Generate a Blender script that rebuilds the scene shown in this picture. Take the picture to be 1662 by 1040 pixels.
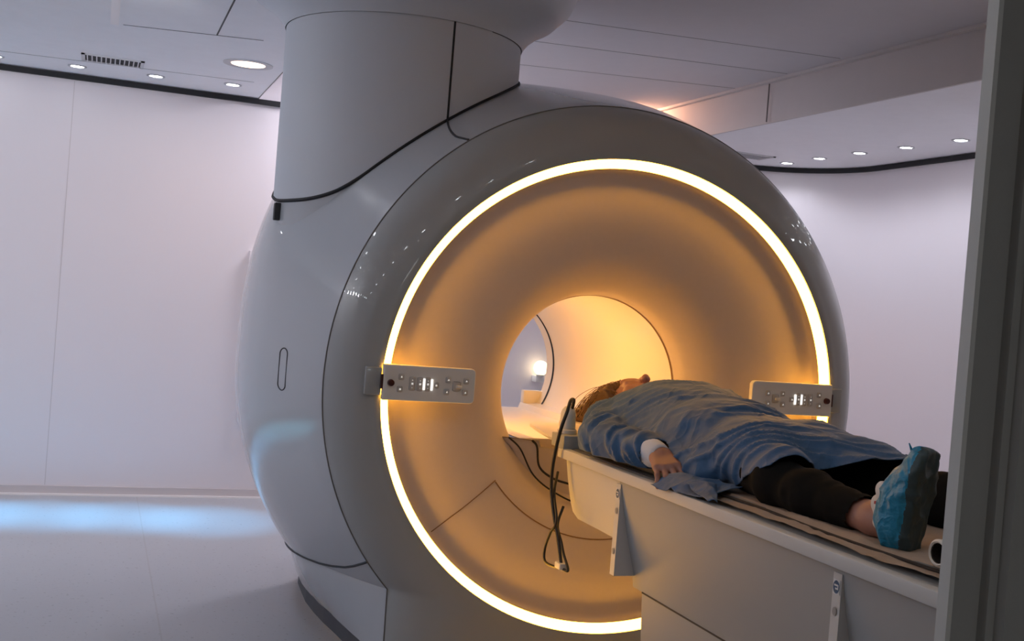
import bpy, bmesh, math, random
import numpy as np
from mathutils import Matrix, Vector
random.seed(4)
for _o in list(bpy.data.objects): bpy.data.objects.remove(_o)
SC = bpy.context.scene
COL = SC.collection
PI = math.pi

# ------------------------------------------------------------------ camera
def make_camera():
    f, yaw, pit, rol = 1849.34, .350844, .013975, .0797935
    cy, sy = math.cos(yaw), math.sin(yaw)
    F = Vector((sy*math.cos(pit), cy*math.cos(pit), -math.sin(pit)))
    R0 = Vector((cy, -sy, 0)); U0 = R0.cross(F)
    R = R0*math.cos(rol)+U0*math.sin(rol); U = -R0*math.sin(rol)+U0*math.cos(rol)
    cd = bpy.data.cameras.new('camera'); co = bpy.data.objects.new('camera', cd)
    COL.objects.link(co); SC.camera = co
    cd.sensor_width = 36; cd.lens = f/1662*36; cd.clip_start = .05
    m = Matrix(((R.x, U.x, -F.x, -1.7337), (R.y, U.y, -F.y, -3.57175), (R.z, U.z, -F.z, 1.29271), (0, 0, 0, 1)))
    co.matrix_world = m
make_camera()

# ------------------------------------------------------------------ world, exposure
w = bpy.data.worlds.new('world'); SC.world = w; w.use_nodes = True
w.node_tree.nodes['Background'].inputs[0].default_value = (.62, .66, .75, 1)
w.node_tree.nodes['Background'].inputs[1].default_value = .06
SC.view_settings.view_transform = 'Standard'; SC.view_settings.look = 'None'
SC.view_settings.gamma = 1; SC.view_settings.use_curve_mapping = False
SC.view_settings.exposure = 0.0

# ------------------------------------------------------------------ large fill lights, unseen and added for brightness
def area(name, loc, rot, sx, sy, power, col):
    l = bpy.data.lights.new(name, 'AREA'); l.shape = 'RECTANGLE'; l.size = sx; l.size_y = sy
    l.energy = power; l.color = col
    o = bpy.data.objects.new(name, l); COL.objects.link(o); o.location = loc; o.rotation_euler = rot
    return o
LAV = (.93, .90, 1.0)
area('fill_light_rear', (-.12, 3.12, 2.60), (0, 0, 0), .5, .33, 24, LAV)  # added fill for the back wall and corner, hidden by the scanner
area('fill_light_front', (-1.2, -5.2, 2.35), (0, 0, 0), 1., .6, 11, (.97, 1, .97))  # added fill for the door frame and scanner front, without a fixture

# ------------------------------------------------------------------ materials
def mat(name, col, rough=.5, metal=0, coat=0, bump=None, spec=.5, noise=None, sheen=0, emis=None, estr=0):
    m = bpy.data.materials.new(name); m.use_nodes = True
    nt = m.node_tree; b = nt.nodes['Principled BSDF']
    b.inputs['Base Color'].default_value = (*col, 1)
    b.inputs['Roughness'].default_value = rough
    b.inputs['Metallic'].default_value = metal
    b.inputs['Coat Weight'].default_value = coat
    b.inputs['Coat Roughness'].default_value = .015
    b.inputs['Specular IOR Level'].default_value = spec
    b.inputs['Sheen Weight'].default_value = sheen
    if emis:
        b.inputs['Emission Color'].default_value = (*emis, 1); b.inputs['Emission Strength'].default_value = estr
    tc = nt.nodes.new('ShaderNodeTexCoord')
    if noise:      # (scale, amount)
        n = nt.nodes.new('ShaderNodeTexNoise'); n.inputs['Scale'].default_value = noise[0]; n.inputs['Detail'].default_value = 5
        nt.links.new(tc.outputs['Object'], n.inputs['Vector'])
        mx = nt.nodes.new('ShaderNodeMix'); mx.data_type = 'RGBA'
        mx.inputs[6].default_value = (*[c*(1-noise[1]) for c in col], 1)
        mx.inputs[7].default_value = (*[min(1, c*(1+noise[1])) for c in col], 1)
        nt.links.new(n.outputs['Fac'], mx.inputs[0]); nt.links.new(mx.outputs[2], b.inputs['Base Color'])
    if bump:       # (scale, strength, distance)
        n = nt.nodes.new('ShaderNodeTexNoise'); n.inputs['Scale'].default_value = bump[0]; n.inputs['Detail'].default_value = 4
        nt.links.new(tc.outputs['Object'], n.inputs['Vector'])
        bp = nt.nodes.new('ShaderNodeBump'); bp.inputs['Strength'].default_value = bump[1]; bp.inputs['Distance'].default_value = bump[2]
        nt.links.new(n.outputs['Fac'], bp.inputs['Height']); nt.links.new(bp.outputs['Normal'], b.inputs['Normal'])
    return m
M = {}
M['wall'] = mat('wall_paint', (.76, .71, .74), .6, noise=(.7, .02))
M['ceil2'] = mat('raised_ceiling_dimmed', (.62, .61, .63), .7, noise=(14, .03))  # darker than the soffit: its dimmer light is put into the colour
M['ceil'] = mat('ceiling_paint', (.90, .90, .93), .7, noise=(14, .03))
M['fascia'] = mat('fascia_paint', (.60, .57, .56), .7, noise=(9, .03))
M['black'] = mat('black_gap', (.006, .006, .009), .6)
M['seam'] = mat('seam_shadow_gap', (.03, .032, .038), .6)
M['seam2'] = mat('fine_seam', (.16, .155, .15), .6)
M['seam3'] = mat('flare_seam', (.17, .09, .04), .6)
M['cover'] = mat('gantry_cover_paint', (.49, .52, .56), .22, coat=.7, noise=(1.2, .015))
M['front'] = mat('front_cover_dimmed', (.37, .385, .385), .30, coat=.6, noise=(1.2, .015))  # grey lowered: weak light on the front is put into the colour
M['column'] = mat('column_brightened', (.62, .66, .72), .5)  # paler and bluer: light from the left is put into the colour
M['flare'] = mat('flare_paint', (.58, .50, .46), .5, noise=(60, .03))
M['bore'] = mat('bore_liner', (.82, .76, .66), .3, coat=.2)
M['plinth'] = mat('plinth_rubber', (.06, .065, .08), .5)
M['white'] = mat('white_plastic', (.74, .72, .69), .4)
M['table'] = mat('table_cover_paint', (.38, .40, .41), .5, noise=(2, .02))
M['rail'] = mat('rail_plastic', (.62, .625, .62), .45)
M['panel'] = mat('control_panel_plastic', (.80, .77, .72), .45)
M['button'] = mat('button_plastic', (.52, .49, .46), .4)
M['glyph'] = mat('button_mark', (.85, .85, .85), .4, emis=(1, .97, .9), estr=.5)
M['bar'] = mat('display_bar', (.9, .9, .9), .4, emis=(1, .98, .95), estr=1.0)
M['knob'] = mat('stop_knob', (.06, .012, .01), .3)
M['cable'] = mat('cable_rubber', (.012, .011, .011), .4)
M['mattress'] = mat('mattress_vinyl', (.17, .17, .17), .5, noise=(30, .1))
M['sheet'] = mat('sheet_linen', (.44, .33, .25), .9, noise=(6, .12), bump=(40, .3, .01))
M['cushion'] = mat('cushion_cover', (.75, .65, .55), .8)
M['gown'] = mat('gown_fabric', (.036, .110, .235), .62, noise=(5, .10), bump=(90, .2, .004), sheen=.15)
M['cuff'] = mat('knit_cuff', (.78, .78, .82), .9, bump=(250, .4, .003))
M['skin'] = mat('skin', (.42, .20, .145), .5, noise=(20, .07))
M['pants'] = mat('leggings', (.006, .006, .006), .9, spec=.15)
M['hair'] = mat('hair', (.16, .08, .035), .5, noise=(25, .5))
M['hairl'] = mat('hair_strands', (.28, .15, .07), .5)
M['shoe'] = mat('shoe_cover_film', (.012, .24, .42), .45, noise=(9, .12), bump=(35, .5, .01))
M['sole'] = mat('shoe_cover_sole', (.035, .065, .075), .55, bump=(45, .3, .008))
M['sock'] = mat('sock_knit', (.72, .68, .65), .9)
M['red'] = mat('red_thread', (.45, .05, .04), .8)
M['tube'] = mat('paper_roll', (.80, .74, .66), .8)
M['dark'] = mat('dark_inside', (.04, .03, .025), .8)
M['jamb'] = mat('door_frame_unlit', (.34, .34, .32), .6, noise=(25, .05))  # dark grey because the near side is unlit; shade put into the colour
M['jambe'] = mat('door_frame_edge', (.62, .62, .59), .5)
M['stick'] = mat('sticker_white', (.75, .78, .80), .5)
M['blue'] = mat('sticker_blue', (.03, .10, .22), .5)
M['grey'] = mat('sticker_grey', (.34, .34, .34), .6)
M['vent'] = mat('vent_metal', (.62, .62, .64), .4)
M['ventd'] = mat('vent_inside', (.03, .03, .035), .8)
M['trim'] = mat('downlight_trim', (.55, .55, .58), .4)
M['lamp'] = mat('downlight_diffuser', (1, 1, 1), .5, emis=(.93, .96, 1), estr=22)
M['lamp2'] = mat('near_downlight_diffuser', (1, 1, 1), .5, emis=(.85, .93, 1), estr=40)
M['warm'] = mat('warm_lamp_diffuser', (1, .9, .8), .5, emis=(1, .72, .50), estr=3)
M['globe'] = mat('wall_lamp_globe', (1, .9, .8), .5, emis=(1, .80, .45), estr=3)
M['ring'] = mat('ring_light_diffuser', (1, .9, .7), .5, emis=(1, .45, .035), estr=25)
M['borel'] = mat('bore_light_diffuser', (1, .9, .7), .5, emis=(1, .49, .11), estr=34)
M['panelw'] = mat('added_panel_diffuser', (.9, .9, .9), .5, emis=(.93, .92, 1), estr=.9)  # glow of the added panel behind the scanner
M['base'] = mat('skirting_vinyl', (.60, .55, .56), .5)
M['strip'] = mat('skirting_edge', (.90, .86, .86), .3)

def floor_mat():
    m = mat('floor_vinyl', (.40, .41, .445), .35, noise=(3, .03), bump=(40, .08, .003)); nt = m.node_tree; b = nt.nodes['Principled BSDF']
    tc = nt.nodes.new('ShaderNodeTexCoord')
    src = b.inputs['Base Color'].links[0].from_socket
    n = nt.nodes.new('ShaderNodeTexNoise'); n.inputs['Scale'].default_value = 55; n.inputs['Detail'].default_value = 2
    nt.links.new(tc.outputs['Object'], n.inputs['Vector'])
    r = nt.nodes.new('ShaderNodeValToRGB'); r.color_ramp.elements[0].position = .27; r.color_ramp.elements[1].position = .36
    r.color_ramp.elements[0].color = (.62, .62, .62, 1)
    nt.links.new(n.outputs['Fac'], r.inputs[0])
    mx = nt.nodes.new('ShaderNodeMix'); mx.data_type = 'RGBA'; mx.blend_type = 'MULTIPLY'; mx.inputs[0].default_value = 1
    nt.links.new(src, mx.inputs[6]); nt.links.new(r.outputs[0], mx.inputs[7])
    # welded seams of the vinyl sheets, every 1.2 m along x
    sx = nt.nodes.new('ShaderNodeSeparateXYZ'); nt.links.new(tc.outputs['Object'], sx.inputs[0])
    a = nt.nodes.new('ShaderNodeMath'); a.operation = 'ADD'; a.inputs[1].default_value = 1.43+12; nt.links.new(sx.outputs[0], a.inputs[0])
    md = nt.nodes.new('ShaderNodeMath'); md.operation = 'MODULO'; md.inputs[1].default_value = 1.2; nt.links.new(a.outputs[0], md.inputs[0])
    lt = nt.nodes.new('ShaderNodeMath'); lt.operation = 'LESS_THAN'; lt.inputs[1].default_value = .006; nt.links.new(md.outputs[0], lt.inputs[0])
    mx2 = nt.nodes.new('ShaderNodeMix'); mx2.data_type = 'RGBA'
    mx2.inputs[7].default_value = (.36, .36, .38, 1)
    nt.links.new(lt.outputs[0], mx2.inputs[0]); nt.links.new(mx.outputs[2], mx2.inputs[6]); nt.links.new(mx2.outputs[2], b.inputs['Base Color'])
    return m
M['floor'] = floor_mat()
def crinkle(m, sc, dist, strength):
    nt = m.node_tree; b = nt.nodes['Principled BSDF']; tc = nt.nodes.new('ShaderNodeTexCoord')
    prev = b.inputs['Normal'].links[0].from_socket if b.inputs['Normal'].links else None
    for k, s_ in enumerate((sc, sc*2.3)):
        mp = nt.nodes.new('ShaderNodeMapping'); mp.inputs['Scale'].default_value = (1, 1.7-k, 1.2); mp.inputs['Rotation'].default_value = (.3, .2, .5+k)
        nt.links.new(tc.outputs['Object'], mp.inputs['Vector'])
        n = nt.nodes.new('ShaderNodeTexNoise'); n.inputs['Scale'].default_value = s_; n.inputs['Detail'].default_value = 1.5; n.inputs['Distortion'].default_value = .6
        nt.links.new(mp.outputs[0], n.inputs['Vector'])
        a = nt.nodes.new('ShaderNodeMath'); a.operation = 'SUBTRACT'; a.inputs[1].default_value = .5; nt.links.new(n.outputs['Fac'], a.inputs[0])
        c = nt.nodes.new('ShaderNodeMath'); c.operation = 'ABSOLUTE'; nt.links.new(a.outputs[0], c.inputs[0])
        d = nt.nodes.new('ShaderNodeMath'); d.operation = 'MULTIPLY'; d.inputs[1].default_value = -4; nt.links.new(c.outputs[0], d.inputs[0])
        bp = nt.nodes.new('ShaderNodeBump'); bp.inputs['Strength'].default_value = strength; bp.inputs['Distance'].default_value = dist/(k+1)
        nt.links.new(d.outputs[0], bp.inputs['Height'])
        if prev: nt.links.new(prev, bp.inputs['Normal'])
        prev = bp.outputs['Normal']
    nt.links.new(prev, b.inputs['Normal'])
crinkle(M['gown'], 6, .009, .55)
crinkle(M['shoe'], 16, .006, .6)

# ------------------------------------------------------------------ mesh helpers
def link(name, me, m, parent=None, smooth=False, auto=None):
    o = bpy.data.objects.new(name, me); COL.objects.link(o)
    if m is not None: me.materials.append(m if not isinstance(m, str) else M[m])
    if parent is not None: o.parent = parent
    if smooth:
        me.polygons.foreach_set('use_smooth', [True]*len(me.polygons))
    if auto is not None and smooth:
        try: me.set_sharp_from_angle(angle=auto)
        except Exception: pass
    me.update()
    return o
def pyd(name, V, Fs, m, parent=None, smooth=False, auto=None, fix=True):
    me = bpy.data.meshes.new(name); me.from_pydata([tuple(map(float, v)) for v in V], [], [tuple(map(int, f)) for f in Fs])
    if fix:
        bm = bmesh.new(); bm.from_mesh(me); bmesh.ops.remove_doubles(bm, verts=bm.verts, dist=1e-6)
        bmesh.ops.recalc_face_normals(bm, faces=bm.faces); bm.to_mesh(me); bm.free()
    return link(name, me, m, parent, smooth, auto)
def bmo(name, bm, m, parent=None, smooth=False, auto=None):
    bmesh.ops.recalc_face_normals(bm, faces=bm.faces)
    me = bpy.data.meshes.new(name); bm.to_mesh(me); bm.free()
    return link(name, me, m, parent, smooth, auto)
def add_box(bm, x0, x1, y0, y1, z0, z1, bev=0, seg=2):
    r = bmesh.ops.create_cube(bm, size=1)
    vs = r['verts']
    for v in vs:
        v.co = Vector(((x0+x1)/2+v.co.x*(x1-x0), (y0+y1)/2+v.co.y*(y1-y0), (z0+z1)/2+v.co.z*(z1-z0)))
    if bev:
        es = set(e for v in vs for e in v.link_edges)
        bmesh.ops.bevel(bm, geom=list(es), offset=bev, segments=seg, affect='EDGES', profile=.5)
def box(name, x0, x1, y0, y1, z0, z1, m, parent=None, bev=0, seg=2):
    bm = bmesh.new(); add_box(bm, x0, x1, y0, y1, z0, z1, bev, seg)
    return bmo(name, bm, m, parent, smooth=bev > 0, auto=.6 if bev > 0 else None)
def tube(name, pts, r, m, parent=None, seg=8, closed=False):
    P = [np.array(p, float) for p in pts]; n = len(P)
    rr = r if hasattr(r, '__len__') else [r]*n
    V = []; Fs = []
    up = None
    for i in range(n):
        a = P[(i-1) % n] if (closed or i > 0) else P[i]; b = P[(i+1) % n] if (closed or i < n-1) else P[i]
        t = b-a; t /= np.linalg.norm(t)+1e-12
        if up is None:
            up = np.array([0, 0, 1.]) if abs(t[2]) < .9 else np.array([1., 0, 0])
        u = up-t*(up@t); u /= np.linalg.norm(u)+1e-12; v = np.cross(t, u); up = u
        for k in range(seg):
            q = 2*PI*k/seg; V.append(P[i]+rr[i]*(u*math.cos(q)+v*math.sin(q)))
    R = n if closed else n-1
    for i in range(R):
        for k in range(seg):
            a = i*seg+k; b = i*seg+(k+1) % seg; c = ((i+1) % n)*seg+(k+1) % seg; d = ((i+1) % n)*seg+k
            Fs.append((a, b, c, d))
    if not closed:
        Fs.append(tuple(range(seg))[::-1]); Fs.append(tuple((n-1)*seg+k for k in range(seg)))
    return pyd(name, V, Fs, m, parent, smooth=True, auto=1.)
def crom(pts, n=12):
    P = [np.array(p, float) for p in pts]; P = [2*P[0]-P[1]]+P+[2*P[-1]-P[-2]]
    out = []
    for i in range(1, len(P)-2):
        for k in range(n):
            t = k/n
            out.append(.5*((2*P[i])+(-P[i-1]+P[i+1])*t+(2*P[i-1]-5*P[i]+4*P[i+1]-P[i+2])*t*t+(-P[i-1]+3*P[i]-3*P[i+1]+P[i+2])*t**3))
    out.append(P[-2]); return out
def grid_mesh(name, G, m, parent=None, smooth=True, close_u=False, auto=None, caps=False):
    """G: list of rows of points"""
    nr = len(G); nc = len(G[0]); V = [p for row in G for p in row]; Fs = []
    for i in range(nr-1):
        for j in range(nc if close_u else nc-1):
            Fs.append((i*nc+j, i*nc+(j+1) % nc, (i+1)*nc+(j+1) % nc, (i+1)*nc+j))
    if caps:
        Fs.append(tuple(range(nc))[::-1]); Fs.append(tuple((nr-1)*nc+j for j in range(nc)))
    return pyd(name, V, Fs, m, parent, smooth, auto)
def lathe_z(name, prof, c, m, parent=None, seg=48, caps=False):
    G = [[(c[0]+r*math.cos(2*PI*k/seg), c[1]+r*math.sin(2*PI*k/seg), z) for k in range(seg)] for r, z in prof]
    return grid_mesh(name, G, m, parent, True, True, .7, caps)
def tag(o, label=None, cat=None, group=None, kind=None):
    if label: o['label'] = label
    if cat: o['category'] = cat
    if group: o['group'] = group
    if kind: o['kind'] = kind
    return o
def empty(name, loc, label, cat, group=None):
    o = bpy.data.objects.new(name, None); COL.objects.link(o); o.location = loc; o.empty_display_size = .1
    tag(o, label, cat, group); return o
def adopt(root):
    """world-space children keep their place"""
    bpy.context.view_layer.update()
    inv = Matrix.Translation(root.location).inverted()
    for c in root.children:
        c.matrix_parent_inverse = inv
def struct(o): o['kind'] = 'structure'; return o

# ------------------------------------------------------------------ room
XR, YB, RC = 3.06, 3.41, .70      # right wall, back wall, corner radius
ZS, ZC = 2.40, 2.63               # soffit height, raised ceiling height
XL = -4.3
def wall_path():
    pts = [(XL, -2.5), (XL, YB-RC)]
    for k in range(1, 13):
        a = PI-PI/2*k/12; pts.append((XL+RC+RC*math.cos(a), YB-RC+RC*math.sin(a)))
    n0 = len(pts)
    pts.append((XR-RC, YB))
    for k in range(1, 17):
        a = PI/2-PI/2*k/16; pts.append((XR-RC+RC*math.cos(a), YB-RC+RC*math.sin(a)))
    pts.append((XR, -2.5)); return pts
WP = wall_path()
def strip_wall(name, pts, z0, z1, m, off=0, thick=.08):
    """wall with thickness outwards; z1 may be a function of (x,y)"""
    n = len(pts); V = []; Fs = []
    for i, (x, y) in enumerate(pts):
        a = pts[max(i-1, 0)]; b = pts[min(i+1, n-1)]
        t = np.array([b[0]-a[0], b[1]-a[1]]); t /= np.linalg.norm(t); nrm = np.array([t[1], -t[0]])  # inward for clockwise path
        zt = z1(x, y) if callable(z1) else z1; zb = z0(x, y) if callable(z0) else z0
        p = np.array([x, y])+nrm*off; q = p-nrm*thick
        V += [(p[0], p[1], zb), (p[0], p[1], zt), (q[0], q[1], zt), (q[0], q[1], zb)]
    for i in range(n-1):
        for k in range(4): Fs.append((4*i+k, 4*i+(k+1) % 4, 4*i+4+(k+1) % 4, 4*i+4+k))
    Fs.append((0, 1, 2, 3)); Fs.append((4*n-4, 4*n-3, 4*n-2, 4*n-1))
    return pyd(name, V, Fs, m, smooth=True, auto=.5)
iL = 8; iB = 20; iR = len(WP)
struct(strip_wall('wall_left', WP[:8], 0, ZC+.1, 'wall'))
struct(strip_wall('wall_back', WP[7:23], 0, ZC+.1, 'wall'))
struct(strip_wall('wall_right', WP[22:], 0, ZC+.1, 'wall'))
def gapz(x, y):
    # the shadow gap under the soffit runs very slightly out of level, as in the room
    return 2.372-.006*(x+1)
struct(strip_wall('trim_1', WP, lambda x, y: 2.366, lambda x, y: 2.396, 'black', off=.022, thick=.02))
struct(strip_wall('baseboard_back', WP, 0, .052, 'base', off=.014, thick=.013))
struct(strip_wall('trim_2', WP, .0, .010, 'strip', off=.030, thick=.015))
fl = box('floor', XL-.1, XR+.1, -6.2, YB+.1, -.1, 0, 'floor'); struct(fl)

# soffit left / right, raised ceiling, fascia
def slab(name, x0, x1, y0, y1, z0, z1, m): return struct(box(name, x0, x1, y0, y1, z0, z1, m))
XA, XF = -.90, 1.70
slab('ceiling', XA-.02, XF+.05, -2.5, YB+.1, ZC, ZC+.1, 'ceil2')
slab('ceiling_left', XL-.1, XA, -2.5, YB+.1, ZS, ZS+.33, 'ceil')
# right soffit, its fascia faces the scanner
V = [(1.625, YB+.1), (1.80, -2.5), (XR+.1, -2.5), (XR+.1, YB+.1)]
def prism(name, poly, z0, z1, m, parent=None):
    n = len(poly); Vv = [(x, y, z0) for x, y in poly]+[(x, y, z1) for x, y in poly]
    Fs = [tuple(range(n))[::-1], tuple(range(n, 2*n))]+[(i, (i+1) % n, n+(i+1) % n, n+i) for i in range(n)]
    return pyd(name, Vv, Fs, m, parent)
struct(prism('ceiling_right', V, ZS, ZS+.33, 'ceil'))
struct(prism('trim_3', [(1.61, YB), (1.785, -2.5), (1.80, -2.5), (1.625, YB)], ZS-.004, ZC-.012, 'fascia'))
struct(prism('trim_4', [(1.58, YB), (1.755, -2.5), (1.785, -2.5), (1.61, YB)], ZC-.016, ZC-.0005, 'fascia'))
struct(prism('trim_5', [(1.637, 1.86), (1.643, 1.86), (1.643, 1.855), (1.637, 1.855)], ZS+.0, ZC-.02, 'seam2'))
slab('ceiling_outer', XL-.1, XR+.1, -6.2, -2.5, 2.5, 2.6, 'ceil')
# front wall with the doorway the photo is taken through
slab('wall_front', -.62, XR+.1, -2.50, -2.38, 0, ZC+.1, 'jamb')
slab('wall_front_left', XL-.1, -2.35, -2.50, -2.38, 0, ZC+.1, 'wall')
slab('wall_front_head', -2.35, -.62, -2.50, -2.38, 2.25, ZC+.1, 'wall')
slab('wall_outer', XL-.1, XR+.1, -6.3, -6.2, 0, 2.6, 'wall')
slab('wall_outer_left', XL-.2, XL-.1, -6.3, -2.5, 0, 2.6, 'wall')
slab('wall_outer_right', XR+.1, XR+.2, -6.3, -2.5, 0, 2.6, 'wall')
# door frame: stepped jamb
slab('trim_6', -.768, -.722, -2.506, -2.49, 0, 2.25, 'jamb')
slab('trim_7', -.775, -.768, -2.508, -2.49, 0, 2.25, 'jambe')
slab('trim_8', -.728, -.60, -2.520, -2.49, 0, 2.3, 'jamb')
slab('trim_17', -.716, -.55, -2.535, -2.50, 0, 2.3, 'jamb')

# fine ceiling seams (tile joints), as thin recessed-looking strips
def cstrip(name, a, b, w_, z, m='seam'):
    a = np.array(a, float); b = np.array(b, float); t = (b-a)/np.linalg.norm(b-a); n = np.array([-t[1], t[0]])*w_/2
    return struct(prism(name, [tuple(a+n), tuple(b+n), tuple(b-n), tuple(a-n)], z-.0012, z+.002, m))
cstrip('trim_9', (-1.703, 1.855), (-1.10, 1.735), .006, ZS)
cstrip('trim_10', (-1.303, 1.774), (-1.303, .9), .007, ZS)
cstrip('trim_11', (-1.74, 1.88), (-1.74, .9), .035, ZS, 'strip')
cstrip('trim_12', (-.905, 3.38), (-.905, 2.3), .005, ZS, 'seam2')
cstrip('trim_13', (-.2, 1.93), (1.62, 1.66), .003, ZC, 'seam2')
cstrip('trim_14', (-.2, 2.56), (1.62, 2.18), .003, ZC, 'seam2')
cstrip('trim_18', (-.2, 1.43), (1.62, 1.2), .0025, ZC, 'seam2')
cstrip('trim_15', (-2.6, 3.02), (-1.0, 2.86), .003, ZS, 'seam2')

# ------------------------------------------------------------------ ceiling fixtures
def downlight(x, y, z, r, label, warm=False, spot=None, group=None):
    t = empty('downlight', (x, y, z), label, 'ceiling light', group)
    seg = 28
    prof = [(r*1.5, z+.002), (r*1.5, z-.004), (r*1.12, z-.005), (r*1.02, z-.002)]
    lathe_z('trim_ring', prof, (x, y), 'trim', t, seg)
    lathe_z('diffuser', [(1e-4, z-.0035), (r*.6, z-.0035), (r*1.08, z-.0025)], (x, y), 'warm' if warm else ('lamp2' if 'mirrored' in label else 'lamp'), t, seg)
    if spot:
        e, col, ang, bl, aim = spot
        l = bpy.data.lights.new('downlight_beam', 'SPOT'); l.energy = e; l.color = col; l.spot_size = ang; l.spot_blend = bl
        l.shadow_soft_size = r*.9
        o = bpy.data.objects.new('downlight_beam', l); COL.objects.link(o); o.location = (x, y, z-.02)
        d = Vector(aim); o.rotation_euler = d.to_track_quat('-Z', 'Y').to_euler(); o.parent = t
    adopt(t); return t
G1 = 'small white recessed downlights'
left = [(-2.33, 3.16), (-1.915, 3.13), (-1.506, 3.10), (-1.095, 3.03)]
lab = ['small recessed downlight beyond the left edge above the left wall', 'small recessed downlight left of the ceiling vent, nearest the left edge',
       'small recessed downlight just right of the left ceiling vent', 'small recessed downlight below the large warm ceiling lamp']
for i, (x, y) in enumerate(left):
    downlight(x, y, ZS, .033, lab[i], spot=(230, (.14, .58, 1.), .42, 1., (0, -.13, -1)), group=G1)
for x, y in [(-2.75, 3.14), (-3.2, 3.1)]:
    downlight(x, y, ZS, .033, 'small recessed downlight of the left soffit, outside the left edge of the photo', spot=(330, (.18, .74, .95), .44, 1., (0, -.13, -1)), group=G1)
right = [(2.60, 3.10), (2.611, 2.745), (2.634, 2.361), (2.674, 1.976), (2.70, 1.553), (2.70, 1.12), (2.70, .7), (2.70, .28), (2.70, -.14)]
labr = ['small recessed downlight at the far end of the right row, beside the scanner edge', 'second recessed downlight from the scanner in the right row',
        'middle recessed downlight of the right row of five', 'fourth recessed downlight from the scanner in the right row', 'rightmost recessed downlight, nearest the door frame']
for i, (x, y) in enumerate(right):
    downlight(x, y, ZS, .033, labr[i] if i < 5 else 'recessed downlight of the right row hidden behind the door frame',
              spot=(7, (.86, .88, 1.), 2.3, 1., (.12, 0, -1)), group=G1)
WW = (.93, .93, 1.0)
ND = 0
for x, y in [(-3.9, 2.4-.42*k) for k in range(11)]+[(-3.5+.45*k, -2.1) for k in range(9)]+[(2.7, -.6-.42*k) for k in range(4)]:
    ND += 1
    downlight(x, y, ZS if x < -.9 or x > 1.7 else ZC, .042, 'recessed downlight of the near side, seen only as a dot mirrored in the cover', group=G1, spot=(9, WW, 2.6, 1., (.7, .1, -.5)) if x == -3.9 and y > -.2 else None)
downlight(-1.092, 2.358, ZS, .083, 'large round warm ceiling lamp left of the scanner column', warm=True, spot=(16, (1, .62, .40), 2.6, 1., (-.1, .35, -1)))
downlight(1.35, 3.2, ZC, .083, 'large round warm ceiling lamp behind the scanner by the ceiling step', warm=True, spot=(26, (1, .48, .28), 3.0, 1., (.7, -.3, -.2)))
def vent(x, y, w_, d_, label, rz=0):
    t = empty('ceiling_vent', (x, y, ZS), label, 'vent')
    bm = bmesh.new(); e = .018
    add_box(bm, x-w_/2, x+w_/2, y-d_/2, y-d_/2+e, ZS-.006, ZS); add_box(bm, x-w_/2, x+w_/2, y+d_/2-e, y+d_/2, ZS-.006, ZS)
    add_box(bm, x-w_/2, x-w_/2+e, y-d_/2, y+d_/2, ZS-.006, ZS); add_box(bm, x+w_/2-e, x+w_/2, y-d_/2, y+d_/2, ZS-.006, ZS)
    bmo('frame', bm, 'vent', t)
    box('backing', x-w_/2+e, x+w_/2-e, y-d_/2+e, y+d_/2-e, ZS-.0015, ZS, 'ventd', t)
    bm = bmesh.new(); n = 12
    for k in range(n):
        xx = x-w_/2+e+(w_-2*e)*(k+.5)/n
        add_box(bm, xx-.003, xx+.003, y-d_/2+e, y+d_/2-e, ZS-.007, ZS-.001)
    bmo('louvre', bm, 'vent', t)
    adopt(t)
vent(-1.735, 2.80, .31, .20, 'rectangular louvred ceiling vent above the left wall')
vent(2.24, 3.02, .31, .20, 'louvred ceiling vent half hidden behind the right edge of the scanner')
# unseen wall washers and a light panel, added to brighten the walls
for k in range(6):
    downlight(-3.7+.42*k, .95, ZS, .035, 'added unseen wall washer above the floor left of the scanner', spot=(12.5, WW, 2.1, 1., (0, .9, -.55)), group='added wall washers left of the scanner')  # spots added out of view to brighten the back wall
for k in range(3):
    downlight(2.2, .45-.5*k, ZS, .035, 'added unseen wall washer in the right soffit, behind the door frame', spot=(16, WW, 2.1, 1., (.7, .5, -.45)), group='added wall washers in the right soffit')  # spots added out of view to brighten the right wall
for nm, (x0, x1, y0, y1, z) in (('behind the scanner', (-.4, .15, 2.95, 3.3, ZC)),):
    t = empty('added_light_panel', ((x0+x1)/2, (y0+y1)/2, z), 'added unseen rectangular light panel '+nm, 'ceiling light')  # unseen panel added to go with the rear fill light
    box('frame', x0-.02, x1+.02, y0-.02, y1+.02, z-.012, z, 'trim', t); box('diffuser', x0, x1, y0, y1, z-.014, z-.011, 'panelw', t)
    adopt(t)

# wall lamp seen through the bore
t = empty('wall_lamp', (1.02, YB, .885), 'round glowing wall lamp seen through the far end of the bore', 'lamp')
bm = bmesh.new(); bmesh.ops.create_uvsphere(bm, u_segments=24, v_segments=16, radius=.048, matrix=Matrix.Translation((1.02, YB-.075, .895)))
bmo('globe', bm, 'globe', t, True)
lathe_z('bracket', [(.001, .838), (.022, .840), (.030, .850), (.016, .860)], (1.02, YB-.075), 'white', t, 20)
box('wall_plate', .99, 1.05, YB-.075, YB-.002, .80, .842, 'white', t, .004)
adopt(t)
# shallow cabinet on the back wall, left of the scanner
t = empty('wall_cabinet', (-.55, YB, .46), 'flat white cabinet door on the back wall half hidden behind the scanner', 'cabinet')
box('body', -.89, -.25, YB-.035, YB-.001, .46, 1.49, 'wall', t, .004)
box('door', -.878, -.262, YB-.041, YB-.036, .472, 1.478, 'wall', t, .002)
adopt(t)
# vertical seam of the wall cladding
struct(box('trim_16', -1.933, -1.929, YB-.0015, YB+.001, .055, 2.36, 'base'))

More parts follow.
